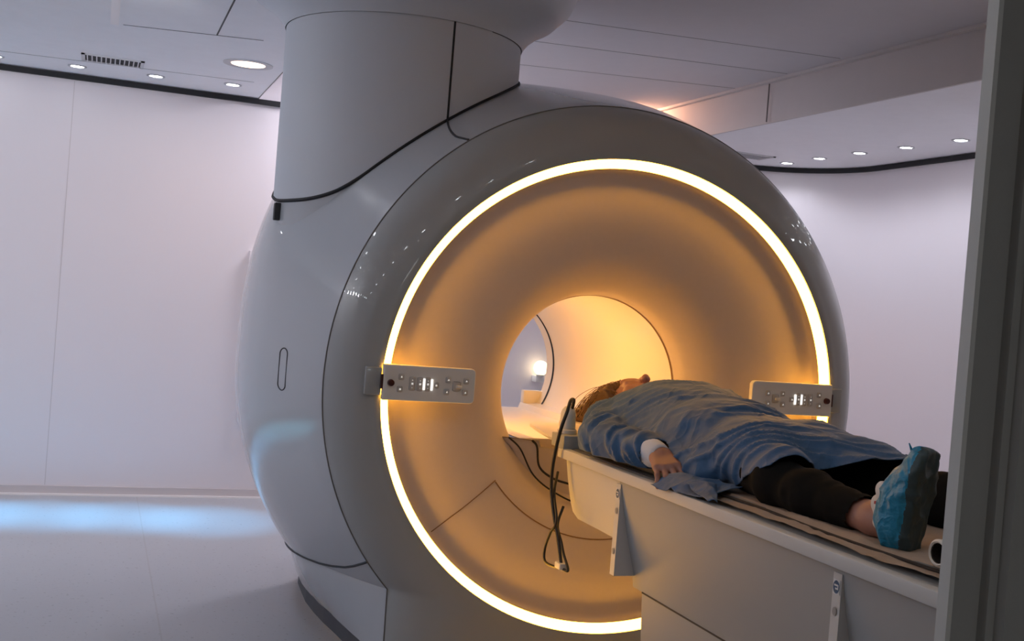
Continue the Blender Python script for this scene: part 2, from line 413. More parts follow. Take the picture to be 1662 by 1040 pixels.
# ------------------------------------------------------------------ scanner
MR = empty('mri_scanner', (0, .8, 0), 'large grey-white MRI scanner with a glowing orange ring around its bore', 'scanner')
RW, RH = .855, .823       # ring half width / half height
ZB = 1.0                  # bore axis height
PROF = [(.0, .880), (.006, .905), (.018, .937), (.040, .970), (.075, .998), (.12, 1.020), (.20, 1.047), (.35, 1.088), (.5, 1.128), (.65, 1.165),
        (.8, 1.192), (.95, 1.200), (1.1, 1.19), (1.25, 1.168), (1.4, 1.145), (1.52, 1.11), (1.58, 1.06), (1.6, 1.0)]
PY_ = [p[0] for p in PROF]; PR_ = [p[1] for p in PROF]
PM_ = [(PR_[min(i+1, len(PR_)-1)]-PR_[max(i-1, 0)])/(PY_[min(i+1, len(PR_)-1)]-PY_[max(i-1, 0)]) for i in range(len(PR_))]
def Rof(y):
    i = min(max(int(np.searchsorted(PY_, y))-1, 0), len(PY_)-2); h = PY_[i+1]-PY_[i]; t = min(max((y-PY_[i])/h, 0), 1)
    return (2*t**3-3*t*t+1)*PR_[i]+(t**3-2*t*t+t)*h*PM_[i]+(3*t*t-2*t**3)*PR_[i+1]+(t**3-t*t)*h*PM_[i+1]
def nof(y): return float(np.interp(y, [0, .2, .45, .8, 1.6], [2, 2, 2.2, 2.7, 2.4]))
def Z0f(y): return float(np.interp(y, [.12, .45, 1.], [-.69, -.71, -.735]))   # where the round body meets the base cover (relative to the axis)
NA, NV, NBT = 220, 16, 40
def arc_pts(y, R=None):
    R = R or Rof(y); n = nof(y); z0 = max(Z0f(y), -R*.93); a0 = math.asin(z0/R); out = []
    for k in range(NA+1):
        a = (PI-a0) + (a0-(PI-a0))*k/NA
        c, s = math.cos(a), math.sin(a)
        if s > 0:
            q = (abs(c)**n+abs(s)**n)**(-1/n); x, z = R*q*c, R*q*s
        else: x, z = R*c, R*s
        out.append((x, z+ZB))
    return out
def base_pts(y, side):
    """vertical run of the base cover below the round body"""
    R = Rof(y); z0 = max(Z0f(y), -R*.93); xw = math.sqrt(R*R-z0*z0); out = []
    f_ = min(1, max(0, (y-.1)/.6))
    for k in range(NV+1):
        t = k/NV; z = z0+ZB+(.075-(z0+ZB))*t
        x = xw*(1-.015*f_) + (-.095*f_+.065*min(1, max(0, (y-.9)/.5)))*t**1.4
        out.append((side*x, z))
    return out
def loop_full(y):
    L = base_pts(y, -1)[::-1]; A = arc_pts(y); Rr = base_pts(y, 1)
    B = [(Rr[-1][0]+(L[0][0]-Rr[-1][0])*k/NBT, Rr[-1][1]) for k in range(1, NBT)]
    return L[:-1]+A+Rr[1:]+B
# front cover: ring lip outwards to the edge seam
l0 = loop_full(.0)
ys_front = [.0, .003, .006, .011, .018, .028, .040, .056, .075, .096, .12]
inner = []
for x, z in l0:
    a = math.atan2((z-ZB)/RH, x/RW); inner.append((RW*math.cos(a), ZB+RH*math.sin(a)))
rows = [[(x, .022, z) for x, z in inner], [(x, -.002, z) for x, z in inner],]
for s in (.35, .7):
    rows.append([(xi+(xo-xi)*s, -.003-.0*s, zi+(zo-zi)*s) for (xi, zi), (xo, zo) in zip(inner, l0)])
for y in ys_front:
    rows.append([(x, y, z) for x, z in loop_full(y)])
grid_mesh('front_cover', rows, 'front', MR, True, True, .9)
# side/top shell
ysb = [.12, .16, .20, .27, .35, .42, .5, .57, .65, .72, .8, .87, .95, 1.02, 1.1, 1.17, 1.25, 1.32, 1.4, 1.46, 1.52, 1.58, 1.6]
rows = [[(x, y, z) for x, z in arc_pts(y)] for y in ysb]
grid_mesh('body_cover', rows, 'cover', MR, True, False)
for s in (-1, 1):
    rows = [[(x, y, z) for x, z in base_pts(y, s)] for y in ysb]
    grid_mesh('base_cover', rows, 'cover', MR, True, False)
# rear cover disc with opening
rows = [[(x, 1.6, z) for x, z in loop_full(1.6)]]
for rr, yy in ((.7, 1.63), (.5, 1.60), (.40, 1.58), (.352, 1.575)):
    rows.append([(rr*math.cos(a), yy, ZB+rr*math.sin(a)) for a in [math.atan2(z-ZB, x) for x, z in loop_full(1.6)]])
grid_mesh('rear_cover', rows, 'cover', MR, True, True)
# plinth
def plinth_loop(z, ins):
    ys = [.12, .2, .35, .5, .65, .8, .95, 1.1, 1.25, 1.4, 1.52, 1.58]
    L = [(base_pts(y, -1)[-1][0]+ins, y) for y in ys]; return L+[(-x, y) for x, y in L[::-1]]
P0 = plinth_loop(0, .02)
prism('plinth', P0, .0, .08, 'plinth', MR)

# ring light: slanted glowing band recessed in the lip
NR = 192
def ell(rw, rh, y): return [(rw*math.cos(2*PI*k/NR), y, ZB+rh*math.sin(2*PI*k/NR)) for k in range(NR)]
grid_mesh('ring_light', [ell(RW, RH, .003), ell(RW-.005, RH-.005, .014), ell(RW-.018, RH-.018, .022), ell(RW-.030, RH-.030, .0245)], 'ring', MR, True, True)
# flare
RB = .352
FP = [(.0245, .825, .793), (.052, .823, .791), (.0615, .813, .783), (.0645, .796, .767), (.0655, .76, .735), (.0660, .71, .69), (.068, .66, .645), (.074, .61, .60), (.086, .55, .545), (.107, .48, .478), (.139, .43, .43), (.18, .392, .392), (.22, .367, .367), (.26, .356, .356), (.285, RB, RB)]
fy = crom([(a, b, c) for a, b, c in FP], 4)
rows = [ell(b, c, a) for a, b, c in fy]
grid_mesh('flare', rows, 'flare', MR, True, True)
rows = [ell(RB, RB, .285), ell(RB, RB, .9), ell(RB, RB, 1.50), ell(RB-.004, RB-.004, 1.575)]
grid_mesh('bore_tube', rows, 'bore', MR, True, True)
grid_mesh('bore_seam', [ell(RB-.001, RB-.001, .283), ell(RB-.003, RB-.003, .290), ell(RB-.001, RB-.001, .296)], 'seam3', MR, True, True)
grid_mesh('bore_seam', [ell(RB-.001, RB-.001, 1.485), ell(RB-.004, RB-.004, 1.493), ell(RB-.001, RB-.001, 1.505)], 'black', MR, True, True)
# bore light strips (upper left inside the tube and near its far end)
def bore_strip(a0, a1, y0, y1):
    rows = []
    for y in (y0, y1):
        rows.append([((RB-.005)*math.cos(a), y, ZB+(RB-.005)*math.sin(a)) for a in np.linspace(a0, a1, 8)])
    grid_mesh('bore_light', rows, 'borel', MR, True, False)
bore_strip(math.radians(150), math.radians(163), .36, .95)

# flare seams
def flr(rad):   # depth of flare surface at radius
    return float(np.interp(rad, [r for _, r, _ in fy[::-1]], [y for y, _, _ in fy[::-1]]))
pts = []
for a in np.linspace(math.radians(218), math.radians(322), 50):
    pts.append((.515*math.cos(a), flr(.515)-.0015, ZB+.515*math.sin(a)))
tube('flare_seam', pts, .0022, 'seam3', MR, 6)
for a in (218, 322):
    a = math.radians(a); tube('flare_seam', [(r*math.cos(a), flr(r)-.001, ZB+r*.985*math.sin(a)) for r in np.linspace(.515, .80, 20)], .0018, 'seam3', MR, 6)
# edge seam between front cover and body
A = arc_pts(.12); Bp = base_pts(.12, -1); Bq = base_pts(.12, 1)
tube('cover_seam', [(x, .118, z) for x, z in Bp[::-1][:-1]+A+Bq[1:]], .0024, 'seam2', MR, 6)
# seam between round body and base cover
for s in (-1, 1):
    pts = []
    for y in np.linspace(.12, 1.22, 60):
        z = max(float(np.interp(y, [.12, .154, .238, .33, .445, .555, .7, .815, 1.1], [.401, .388, .359, .332, .308, .291, .279, .273, .267])), base_pts(y, s)[0][1]+.001); x = math.sqrt(Rof(y)**2-(z-ZB)**2)
        pts.append((s*x, y, z))
    tube('base_seam', pts, .0045, 'seam', MR, 8)
# little oval service cap on the left side
def bodyx(y, z):
    R = Rof(y); n = nof(y); dz = z-ZB
    if dz > 0: return -R*(1-(dz/R)**n)**(1/n)
    return -math.sqrt(R*R-dz*dz)
cap = []
for k in range(40):
    a = 2*PI*k/40; dy = .021*math.cos(a)*.9; dz = .021*math.sin(a)+(.052 if math.sin(a) > 0 else -.052)
    y = .42+dy*1.6; z = 1.005+dz; cap.append((bodyx(y, z)-.0005, y, z))
tube('service_cap', cap, .0022, 'seam', MR, 6, closed=True)

# column (service tower) standing on the upper left of the body
CX, CY, CR = -.671, .80, .456
NC = 96
def bodyz(x, y):
    R = Rof(y); n = nof(y); q = 1-(min(abs(x)/R, .999))**n
    return ZB+R*q**(1/n)
def cseam(x, y):
    a, b = bodyz(x, y)+.002, 1.605; h = max(.12-abs(a-b), 0)/.12
    return max(a, b)+h*h*.12*.25
def cpt(a, r=CR): return CX+r*math.cos(a), CY+r*math.sin(a)
rows = [[], []]
for k in range(NC):
    a = 2*PI*k/NC; x, y = cpt(a)
    zb = cseam(x, y)
    rows[0].append((x, y, zb)); rows[1].append((x, y, 2.28))
rows = [rows[0], [(a[0], a[1], a[2]+(b[2]-a[2])*.5) for a, b in zip(*rows)], rows[1]]
grid_mesh('column', rows, 'column', MR, True, True)
rows = [[], []]
for k in range(NC):
    x, y = cpt(2*PI*k/NC, CR-.001); rows[0].append((x, y, bodyz(x, y)-.04)); rows[1].append((x, y, cseam(x, y)))
grid_mesh('column_foot', rows, 'cover', MR, True, True)
def ring_c(prof): return [[(CX+r*math.cos(2*PI*k/NC), CY+r*math.sin(2*PI*k/NC), z) for k in range(NC)] for r, z in prof]
grid_mesh('ceiling_collar', ring_c([(CR+.004, 2.28), (CR+.012, 2.30), (CR+.04, 2.335), (CR+.085, 2.37), (CR+.13, 2.395), (CR+.185, 2.45), (CR+.22, 2.54), (CR+.235, 2.629)]), 'column', MR, True, True)
pts = []
for a in np.linspace(math.radians(150), math.radians(390), 90):
    x, y = cpt(a, CR+.001); pts.append((x, y, cseam(x, y)))
tube('column_seam', pts, .0065, 'black', MR, 8)
tube('column_seam', [(*cpt(a, CR+.001), 2.28) for a in np.linspace(math.radians(-60), math.radians(30), 40)], .002, 'seam', MR, 6)
ag = math.radians(278.5)
gx, gy = cpt(ag, CR+.0005)
tube('column_groove', [(gx, gy, cseam(gx, gy)), (gx, gy, 2.28)], .004, 'black', MR, 8)
pts = []
for k in range(12):
    t_ = k/11; y = gy-(gy-.125)*t_; x = gx+.015*t_-.03*math.sin(t_*PI)*.6; pts.append((x, y, bodyz(x, y)+.001))
tube('column_groove', pts, .004, 'seam', MR, 8)
box('seam_clip', CX-CR-.010, CX-CR+.03, .70, .735, 1.535, 1.60, 'seam', MR, .004)

# bridge inside the bore and apron filling the flare's lower part
BZ = .818
rows = []
for y in (.15, 1.6):
    rows.append([(-.31, y, BZ+.010), (-.235, y, BZ+.006), (-.225, y, BZ-.02), (.225, y, BZ-.02), (.235, y, BZ+.006), (.31, y, BZ+.010)])
rows[0] = [(x, .150, z) for x, _, z in rows[0]]
grid_mesh('bore_bridge', rows, 'bore', MR, False, False)
ap = []
for a in np.linspace(math.radians(207), math.radians(333), 50): ap.append((.385*math.cos(a), .19, ZB+.385*math.sin(a)))
top = [(.37-.74*k/49, .165, BZ+.010) for k in range(50)]
mid = [(.5*(a[0]*1.12+b[0]), .17, .5*(a[2]+b[2])) for a, b in zip(ap[::-1], top)]
grid_mesh('bridge_apron', [top, mid, ap[::-1]], 'flare', MR, True, False)
tube('apron_seam', crom([(-.345, .160, .829), (-.30, .156, .79), (-.245, .15, .70), (-.16, .146, .64), (-.05, .146, .60), (.1, .146, .60)], 8), .003, 'black', MR, 6)
tube('apron_seam', crom([(-.26, .150, .822), (-.24, .15, .80), (-.225, .15, .73), (-.17, .148, .69), (-.10, .146, .67)], 8), .004, 'black', MR, 6)
tube('bridge_edge_seam', [(-.372, .163, .829), (-.31, .16, .827), (-.26, .152, .822)], .0012, 'seam3', MR, 6)
box('rear_bracket', .235, .33, 1.56, 1.60, .80, .885, 'bore', MR, .004)
# control panels
def control_panel(s):
    def X(u): return s*u     # u is distance from the axis, outwards positive
    cp = bpy.data.objects.new('control_panel', None); COL.objects.link(cp); cp.parent = MR
    cp['label'] = 'control panel with buttons over the %s of the ring' % ('left' if s < 0 else 'right')
    y0 = -.032
    # plate with round inner corners
    u0, u1, z0, z1, r = .548, .857, .957, 1.072, .016
    if s > 0: u0, u1, z0, z1 = .500, .842, .972, 1.090
    poly = []
    for cu, cz, a0 in ((u0+r, z0+r, 180), (u0+r, z1-r, 90)):
        arr = [(cu+r*math.cos(math.radians(a)), cz+r*math.sin(math.radians(a))) for a in (np.linspace(270, 180, 8) if a0 == 180 else np.linspace(180, 90, 8))]
        poly += arr
    poly += [(u1, z1), (u1, z0)]
    n = len(poly)
    V = [(X(u), y0, z) for u, z in poly]+[(X(u), y0+.022, z) for u, z in poly]
    Fs = [tuple(range(n)), tuple(range(n, 2*n))[::-1]]+[(i, (i+1) % n, n+(i+1) % n, n+i) for i in range(n)]
    pl = pyd('panel_body', V, Fs, 'panel', cp)
    bv = pl.modifiers.new('bevel', 'BEVEL'); bv.width = .003; bv.segments = 2; bv.limit_method = 'ANGLE'
    zc = (z0+z1)/2; yb = y0-.0015
    ub = u1-.003
    def uu(cx): return ub-(cx-205)*.000262
    def zz(cx, cy): return zc-(cy-430-(cx-800)*.028)*.000262
    def btn(cx, cy, w_, h_, nm='button'):
        u, z = uu(cx), zz(cx, cy); a, b = w_*.000262/2, h_*.000262/2
        xs = sorted((X(u-a), X(u+a)))
        o = box(nm, xs[0], xs[1], yb-.003, y0+.002, z-b, z+b, 'button', cp, min(a, b)*.35)
        return xs, z, a, b
    for cx, cy in ((415, 345), (405, 495), (1015, 370), (1003, 520), (1250, 380), (1243, 523), (862, 440)):
        xs, z, a, b = btn(cx, cy, 72, 76)
        xm = sum(xs)/2
        k = (cx*7+cy) % 3
        V = [(xm-.003, yb-.0035, z-.0025), (xm+.0035, yb-.0035, z-.002), (xm+.001*(k-1), yb-.0035, z+.0035)] if k else [(xm-.003, yb-.0035, z-.003), (xm+.003, yb-.0035, z-.003), (xm+.003, yb-.0035, z+.002), (xm-.002, yb-.0035, z+.003)]
        pyd('button_mark', V, [tuple(range(len(V)))], 'glyph', cp)
    for cx, cy in ((555, 425), (655, 430), (755, 430)):
        xs, z, a, b = btn(cx, cy, 76, 170)
        xm = sum(xs)/2
        bm = bmesh.new()
        for dz, q in ((.011, .0012), (0, .0030), (-.013, .001)):
            add_box(bm, xm-q, xm+q, yb-.0035, yb-.003, z+dz-q, z+dz+q)
        bmo('button_mark', bm, 'glyph', cp)
    for cx, cy in ((706, 430), (806, 436)):
        u, z = uu(cx), zz(cx, cy)
        box('light_bar', X(u)-.0030, X(u)+.0030, yb-.0045, y0+.001, z-.018, z+.018, 'bar', cp)
    xs, z, a, b = btn(1128, 448, 105, 118, 'toggle_well')
    xm = sum(xs)/2
    box('toggle_lever', xm-.004, xm+.016, yb-.011, yb-.003, z-.005, z+.004, 'panel', cp, .002)
    u, z = uu(288), zz(288, 420)
    bm = bmesh.new()
    bmesh.ops.create_cone(bm, cap_ends=True, segments=28, radius1=.0115, radius2=.010, depth=.01, matrix=Matrix.Translation((X(u), yb-.004, z)) @ Matrix.Rotation(PI/2, 4, 'X'))
    bmo('stop_knob', bm, 'knob', cp, True, .6)
    xs = sorted((X(u1+.001), X(u1+.055)))
    box('mounting_arm', xs[0], xs[1], -.016, .004, zc-.045, zc+.045, 'front', cp, .004)
    xs = sorted((X(u1-.001), X(u1+.006)))
    box('hinge_gap', xs[0], xs[1], -.030, -.012, zc-.022, zc+.024, 'knob', cp)
control_panel(-1); control_panel(1)
adopt(MR)

# ------------------------------------------------------------------ patient table
TB = empty('patient_table', (0, -1.3, 0), 'grey and white sliding patient table in front of the scanner bore', 'table')
YE = -2.28       # foot end
# rails
for s in (-1, 1):
    xs = sorted((s*.302, s*.272))
    box('rail', xs[0], xs[1], YE, -.185, .815, .846, 'rail', TB, .004)
# body shell: tapered cross-section, cantilever nose, then lower cabinet
def sect(y, zb, w0=.276, wb=.205):
    n = 10; L = []
    for k in range(n+1):
        t_ = k/n; z = .814+(zb-.814)*t_; tt = min(1, (.814-z)/.30); x = w0-(w0-wb)*tt**1.3
        L.append((-x, z))
    R_ = [(-x, z) for x, z in L[::-1]]
    return L+R_
rows = []
for y, zb, k in ((-.155, .78, .80), (-.16, .70, .90), (-.17, .665, .95), (-.195, .64, .98), (-.24, .625, 1.), (-.40, .625, 1.), (-.60, .622, 1.)):
    rows.append([(x*k, y, z) for x, z in sect(y, zb)])
grid_mesh('table_nose', rows, 'rail', TB, True, False, .6, caps=False)
L0 = sect(-.155, .78); pyd('nose_cap', [(x*.8, -.155, z) for x, z in L0], [tuple(range(len(L0)))], 'rail', TB)
rows = [[(x, y, z) for x, z in sect(y, .50)] for y in (-.60, -1.2, -1.8, YE)]
grid_mesh('table_body', rows, 'table', TB, True, False, .6, caps=True)
rows = []
for y in (-.655, YE+.02):
    rows.append([(-.203, y, .497), (-.195, y, .35), (-.19, y, .02), (.19, y, .02), (.195, y, .35), (.203, y, .497)])
grid_mesh('lower_cabinet', rows, 'table', TB, False, False, caps=True)
tube('body_seam', [(-.2045, YE, .4985), (-.2045, -.66, .4985)], .003, 'seam', TB, 6)
tube('rail_seam', [(-.2785, YE, .8135), (-.2785, -.19, .8135)], .003, 'seam', TB, 6)
# bracket posts with stickers
def bracket(y):
    b = bpy.data.objects.new('bracket_post', None); COL.objects.link(b); b.parent = TB
    hi, lo = .800, .535
    V = [(-.277, y, hi), (-.277, y-.028, hi), (-.277, y, lo), (-.277, y-.028, lo), (-.20, y, hi), (-.20, y-.028, hi), (-.20, y, lo), (-.20, y-.028, lo)]
    V = [(x, yy, z-(.0 if z > .7 else 0)) for x, yy, z in V]
    pyd('post', V, [(0, 1, 3, 2), (4, 6, 7, 5), (0, 4, 5, 1), (2, 3, 7, 6), (0, 2, 6, 4), (1, 5, 7, 3)], 'rail', b)
    x = -.2785
    box('sticker', x, x+.001, y-.025, y-.003, .757, .787, 'stick', b)
    def disc(nm, z, r, m_, dx=.0006):
        pyd(nm, [(x-dx, y-.014+r*.75*math.cos(q), z+r*math.sin(q)) for q in np.linspace(0, 2*PI, 25)[:-1]], [tuple(range(24))], m_, b)
    disc('symbol', .772, .0135, 'blue')
    bm = bmesh.new()
    add_box(bm, x-.0014, x-.0008, y-.020, y-.008, .774, .7775); add_box(bm, x-.0014, x-.0008, y-.020, y-.012, .767, .7705)
    add_box(bm, x-.0014, x-.0008, y-.022, y-.019, .767, .777)
    bmo('symbol_mark', bm, 'stick', b)
    disc('screw_cap', .722, .009, 'grey'); disc('screw_cap', .605, .009, 'grey')
bracket(-.585); bracket(-1.625)
# table top plate with nose towards the bore
bm = bmesh.new(); add_box(bm, -.262, .262, YE+.02, -.17, .826, .842, .003)
bmo('top_plate', bm, 'rail', TB, True, .6)
pyd('nose_tray', [(-.25, -.19, .858), (-.30, -.155, .866), (-.255, .10, .866), (-.215, .30, .866), (-.18, .34, .866), (.18, .34, .866), (.25, .2, .866), (.25, -.19, .858),
                  (-.25, -.19, .846), (-.29, -.155, .853), (-.255, .10, .855), (-.215, .30, .855), (-.18, .34, .855), (.18, .34, .855), (.25, .2, .855), (.25, -.19, .846)],
    [(0, 1, 2, 3, 4, 5, 6, 7), (15, 14, 13, 12, 11, 10, 9, 8)]+[(i, (i+1) % 8, 8+(i+1) % 8, 8+i) for i in range(8)], 'bore', TB)
# connector block and socket at the head end
box('connector_block', -.300, -.15, -.225, -.120, .845, .888, 'table', TB, .003)
box('groove', -.268, -.232, -1.02, -.21, .842, .8475, 'mattress', TB)
adopt(TB)
# white coil plug with its cable
PX, PY = -.262, -.155
t = empty('coil_plug', (PX, PY, .888), 'white tapered coil plug standing beside the patient head', 'plug')
lathe_z('base_ring', [(.001, .889), (.031, .889), (.032, .900), (.028, .904), (.001, .905)], (PX, PY), 'white', t, 32)
lathe_z('body', [(.001, .905), (.0265, .9052), (.0255, .93), (.0245, .955), (.021, .968), (.012, .976), (.001, .977)], (PX, PY), 'white', t, 32)
adopt(t)
t = empty('coil_cable', (-.29, -.12, .47), 'looped black cable hanging from the coil plug over the table nose', 'cable')
cab = crom([(-.255, -.165, .968), (-.262, -.190, 1.000), (-.283, -.213, 1.000), (-.300, -.232, .966), (-.315, -.235, .922), (-.320, -.222, .870), (-.325, -.210, .789), (-.325, -.212, .719), (-.325, -.244, .648), (-.320, -.282, .578), (-.320, -.328, .500)], 10)
tube('cable', cab, .0058, 'cable', t, 10)
tube('cable', crom([(-.288, -.168, .763), (-.315, -.216, .702), (-.325, -.276, .625), (-.330, -.246, .58), (-.330, -.211, .522), (-.330, -.220, .484), (-.320, -.267, .479), (-.318, -.316, .489)], 10), .0045, 'cable', t, 10)
tube('cable', crom([(-.290, -.240, .665), (-.310, -.252, .607), (-.312, -.297, .562), (-.312, -.324, .529), (-.310, -.362, .490), (-.320, -.336, .488)], 10), .0045, 'cable', t, 10)
box('clip', -.332, -.306, -.345, -.300, .484, .505, 'white', t, .005)
adopt(t)
# mattress, sheet
t = box('table_mattress', -.228, .228, YE+.04, -.20, .843, .866, 'mattress', None, .008, 3)
tag(t, 'thin dark grey mattress on the patient table under the sheet', 'mattress')
t = box('head_cushion', -.155, .155, -.08, .18, .867, .902, 'cushion', None, .012, 3)
tag(t, 'flat beige cushion under the patient head', 'cushion')

# ------------------------------------------------------------------ implicit surfaces (surface nets) for person and cloth
def vnoise(P, scale, seed=0):
    P = P*scale; i = np.floor(P).astype(int); f = P-i; f = f*f*(3-2*f)
    def h(a):
        n = (a[:, 0]*73856093) ^ (a[:, 1]*19349663) ^ (a[:, 2]*83492791) ^ (seed*2654435761 & 0x7fffffff)
        n = (n & 0x7fffffff); n = (n*1103515245+12345) & 0x7fffffff; n = (n >> 7) ^ n; n = (n*48271) & 0x7fffffff
        return (n % 65536)/32768.-1
    o = 0
    for dx in (0, 1):
        for dy in (0, 1):
            for dz in (0, 1):
                w_ = (f[:, 0] if dx else 1-f[:, 0])*(f[:, 1] if dy else 1-f[:, 1])*(f[:, 2] if dz else 1-f[:, 2])
                o = o+w_*h(i+np.array([dx, dy, dz]))
    return o
def cap_sdf(P, a, b, ra, rb, fz=1.):
    a = np.array(a, float); b = np.array(b, float); S = np.array([1, 1, 1/fz])
    Q = (P-a)*S; d = (b-a)*S; t_ = np.clip((Q@d)/(d@d+1e-12), 0, 1)
    return (np.linalg.norm(Q-t_[:, None]*d, axis=1)-(ra+(rb-ra)*t_))*min(1, fz)
def ell_sdf(P, c, r, rot=None):
    Q = P-np.array(c, float)
    if rot is not None: Q = Q@np.array(rot)      # rot: world->local as matrix columns
    r = np.array(r, float); k0 = np.linalg.norm(Q/r, axis=1); k1 = np.linalg.norm(Q/(r*r), axis=1)+1e-9
    return k0*(k0-1)/k1
def smin(a, b, k):
    h = np.maximum(k-np.abs(a-b), 0)/k; return np.minimum(a, b)-h*h*k*.25
def union(P, prims, k=.03):
    d = None
    for p in prims:
        kk = k
        if p[0] == 'c': q = cap_sdf(P, *p[1:6], *(p[6:7] or (1.,)))
        else: q = ell_sdf(P, p[1], p[2], p[3] if len(p) > 3 else None)
        d = q if d is None else smin(d, q, kk)
    return d
def nets(fn, lo, hi, h):
    lo = np.array(lo, float); n = np.ceil((np.array(hi)-lo)/h).astype(int)+1
    ax = [lo[i]+h*np.arange(n[i]) for i in range(3)]
    Fv = np.empty(n)
    for i in range(n[0]):
        Y, Z = np.meshgrid(ax[1], ax[2], indexing='ij')
        P = np.stack([np.full(Y.size, ax[0][i]), Y.ravel(), Z.ravel()], 1)
        Fv[i] = fn(P).reshape(n[1], n[2])
    S = Fv < 0
    c = np.zeros(n-1, int)
    sl = [(slice(0, -1), slice(1, None))]*3
    acc = np.zeros((*(n-1), 3)); cnt = np.zeros(n-1)
    offs = [(a, b, d) for a in (0, 1) for b in (0, 1) for d in (0, 1)]
    def cor(A, o): return A[tuple(slice(o[i], n[i]-1+o[i]) for i in range(3))]
    for o in offs:
        for axi in range(3):
            if o[axi]: continue
            o2 = list(o); o2[axi] = 1; o2 = tuple(o2)
            fa, fb = cor(Fv, o), cor(Fv, o2); m_ = (fa < 0) != (fb < 0)
            t_ = np.where(m_, fa/(fa-fb+1e-20), 0)
            for k in range(3):
                acc[..., k] += np.where(m_, (t_ if k == axi else o[k]), 0)
            cnt += m_
    act = cnt > 0
    idx = -np.ones(n-1, int); idx[act] = np.arange(act.sum())
    cells = np.argwhere(act)
    V = lo+h*(cells+acc[act]/cnt[act][:, None])
    quads = []
    for axi in range(3):
        a1, a2 = (axi+1) % 3, (axi+2) % 3
        s0 = [slice(None)]*3; s1 = [slice(None)]*3
        s0[axi] = slice(0, -1); s1[axi] = slice(1, None)
        A_, B_ = S[tuple(s0)], S[tuple(s1)]
        E_ = np.argwhere(A_ != B_)
        ok = (E_[:, a1] > 0) & (E_[:, a2] > 0) & (E_[:, a1] < n[a1]-1) & (E_[:, a2] < n[a2]-1)
        E_ = E_[ok]; inside = A_[tuple(E_.T)]
        def gi(d1, d2):
            q = E_.copy(); q[:, a1] += d1; q[:, a2] += d2; return idx[tuple(q.T)]
        Q = np.stack([gi(-1, -1), gi(0, -1), gi(0, 0), gi(-1, 0)], 1)
        Q[~inside] = Q[~inside][:, ::-1]
        quads.append(Q)
    Q = np.concatenate(quads); Q = Q[(Q >= 0).all(1)]
    return V, Q
def vnormals(V, Q):
    N = np.zeros_like(V); n = np.cross(V[Q[:, 2]]-V[Q[:, 0]], V[Q[:, 3]]-V[Q[:, 1]])
    for k in range(4): np.add.at(N, Q[:, k], n)
    return N/(np.linalg.norm(N, axis=1)[:, None]+1e-12)
def relax(V, Q, it, fixed=None):
    for _ in range(it):
        A_ = np.zeros_like(V); c = np.zeros(len(V))
        for k in range(4):
            np.add.at(A_, Q[:, k], V[Q[:, (k+1) % 4]]+V[Q[:, k-1]]); np.add.at(c, Q[:, k], 2)
        V = .5*V+.5*A_/np.maximum(c, 1)[:, None]
    return V
def compact(V, Q):
    u, inv = np.unique(Q, return_inverse=True); return V[u], inv.reshape(Q.shape)
def arr_mesh(name, V, Q, m, parent=None):
    me = bpy.data.meshes.new(name)
    me.vertices.add(len(V)); me.vertices.foreach_set('co', V.astype(np.float32).ravel())
    me.loops.add(Q.size); me.loops.foreach_set('vertex_index', Q.astype(np.int32).ravel())
    me.polygons.add(len(Q)); me.polygons.foreach_set('loop_start', np.arange(0, Q.size, 4, dtype=np.int32))
    me.polygons.foreach_set('loop_total', np.full(len(Q), 4, dtype=np.int32))
    me.update(calc_edges=True); me.validate()
    return link(name, me, m, parent, smooth=True)

PE = empty('person', (0, -.8, .87), 'person lying on the table in a blue gown, black leggings and blue shoe covers', 'person')
TZ = .868
# joints
SHR, ELR, WRR = (-.185, -.27, .945), (-.262, -.50, .902), (-.255, -.765, .913)
SHL, ELL, WRL = (.185, -.27, .945), (.25, -.48, .92), (.20, -.74, .95)
HPR, KNR, ANR = (-.09, -.95, .945), (-.178, -1.25, .922), (-.158, -1.60, .902)
HPL, KNL, ANL = (.09, -.95, .940), (.125, -1.36, .924), (.115, -1.80, .912)
torso = [('e', (0, -.42, .955), (.165, .20, .095)), ('e', (0, -.66, .95), (.14, .20, .09)), ('e', (0, -.88, .95), (.150, .14, .085)),
         ('c', (0, -.30, .955), (0, -.19, .965), .06, .05)]
legs = [('c', HPR, KNR, .080, .050), ('c', KNR, (-.17, -1.37, .914), .048, .046), ('c', (-.17, -1.37, .914), ANR, .046, .032),
        ('c', HPL, KNL, .076, .054), ('c', KNL, (.12, -1.48, .922), .053, .052), ('c', (.12, -1.48, .922), ANL, .056, .038)]
feet = [('c', ANR, (-.155, -1.655, .903), .034, .030), ('c', (-.155, -1.66, .905), (-.160, -1.70, .99), .028, .022),
        ('c', ANL, (.115, -1.90, .92), .038, .034), ('c', (.115, -1.90, .92), (.12, -1.95, 1.04), .034, .028)]
arms = [('c', SHR, ELR, .050, .040), ('c', ELR, WRR, .038, .026), ('c', SHL, ELL, .05, .04), ('c', ELL, WRL, .038, .027)]
body = torso+legs+feet+arms
Vb, Qb = nets(lambda P: union(P, body, .03), (-.36, -2.02, .85), (.36, -.10, 1.10), .008)
Vb = relax(Vb, Qb, 2)
Vb[:, 2] = np.maximum(Vb[:, 2], TZ+.002)
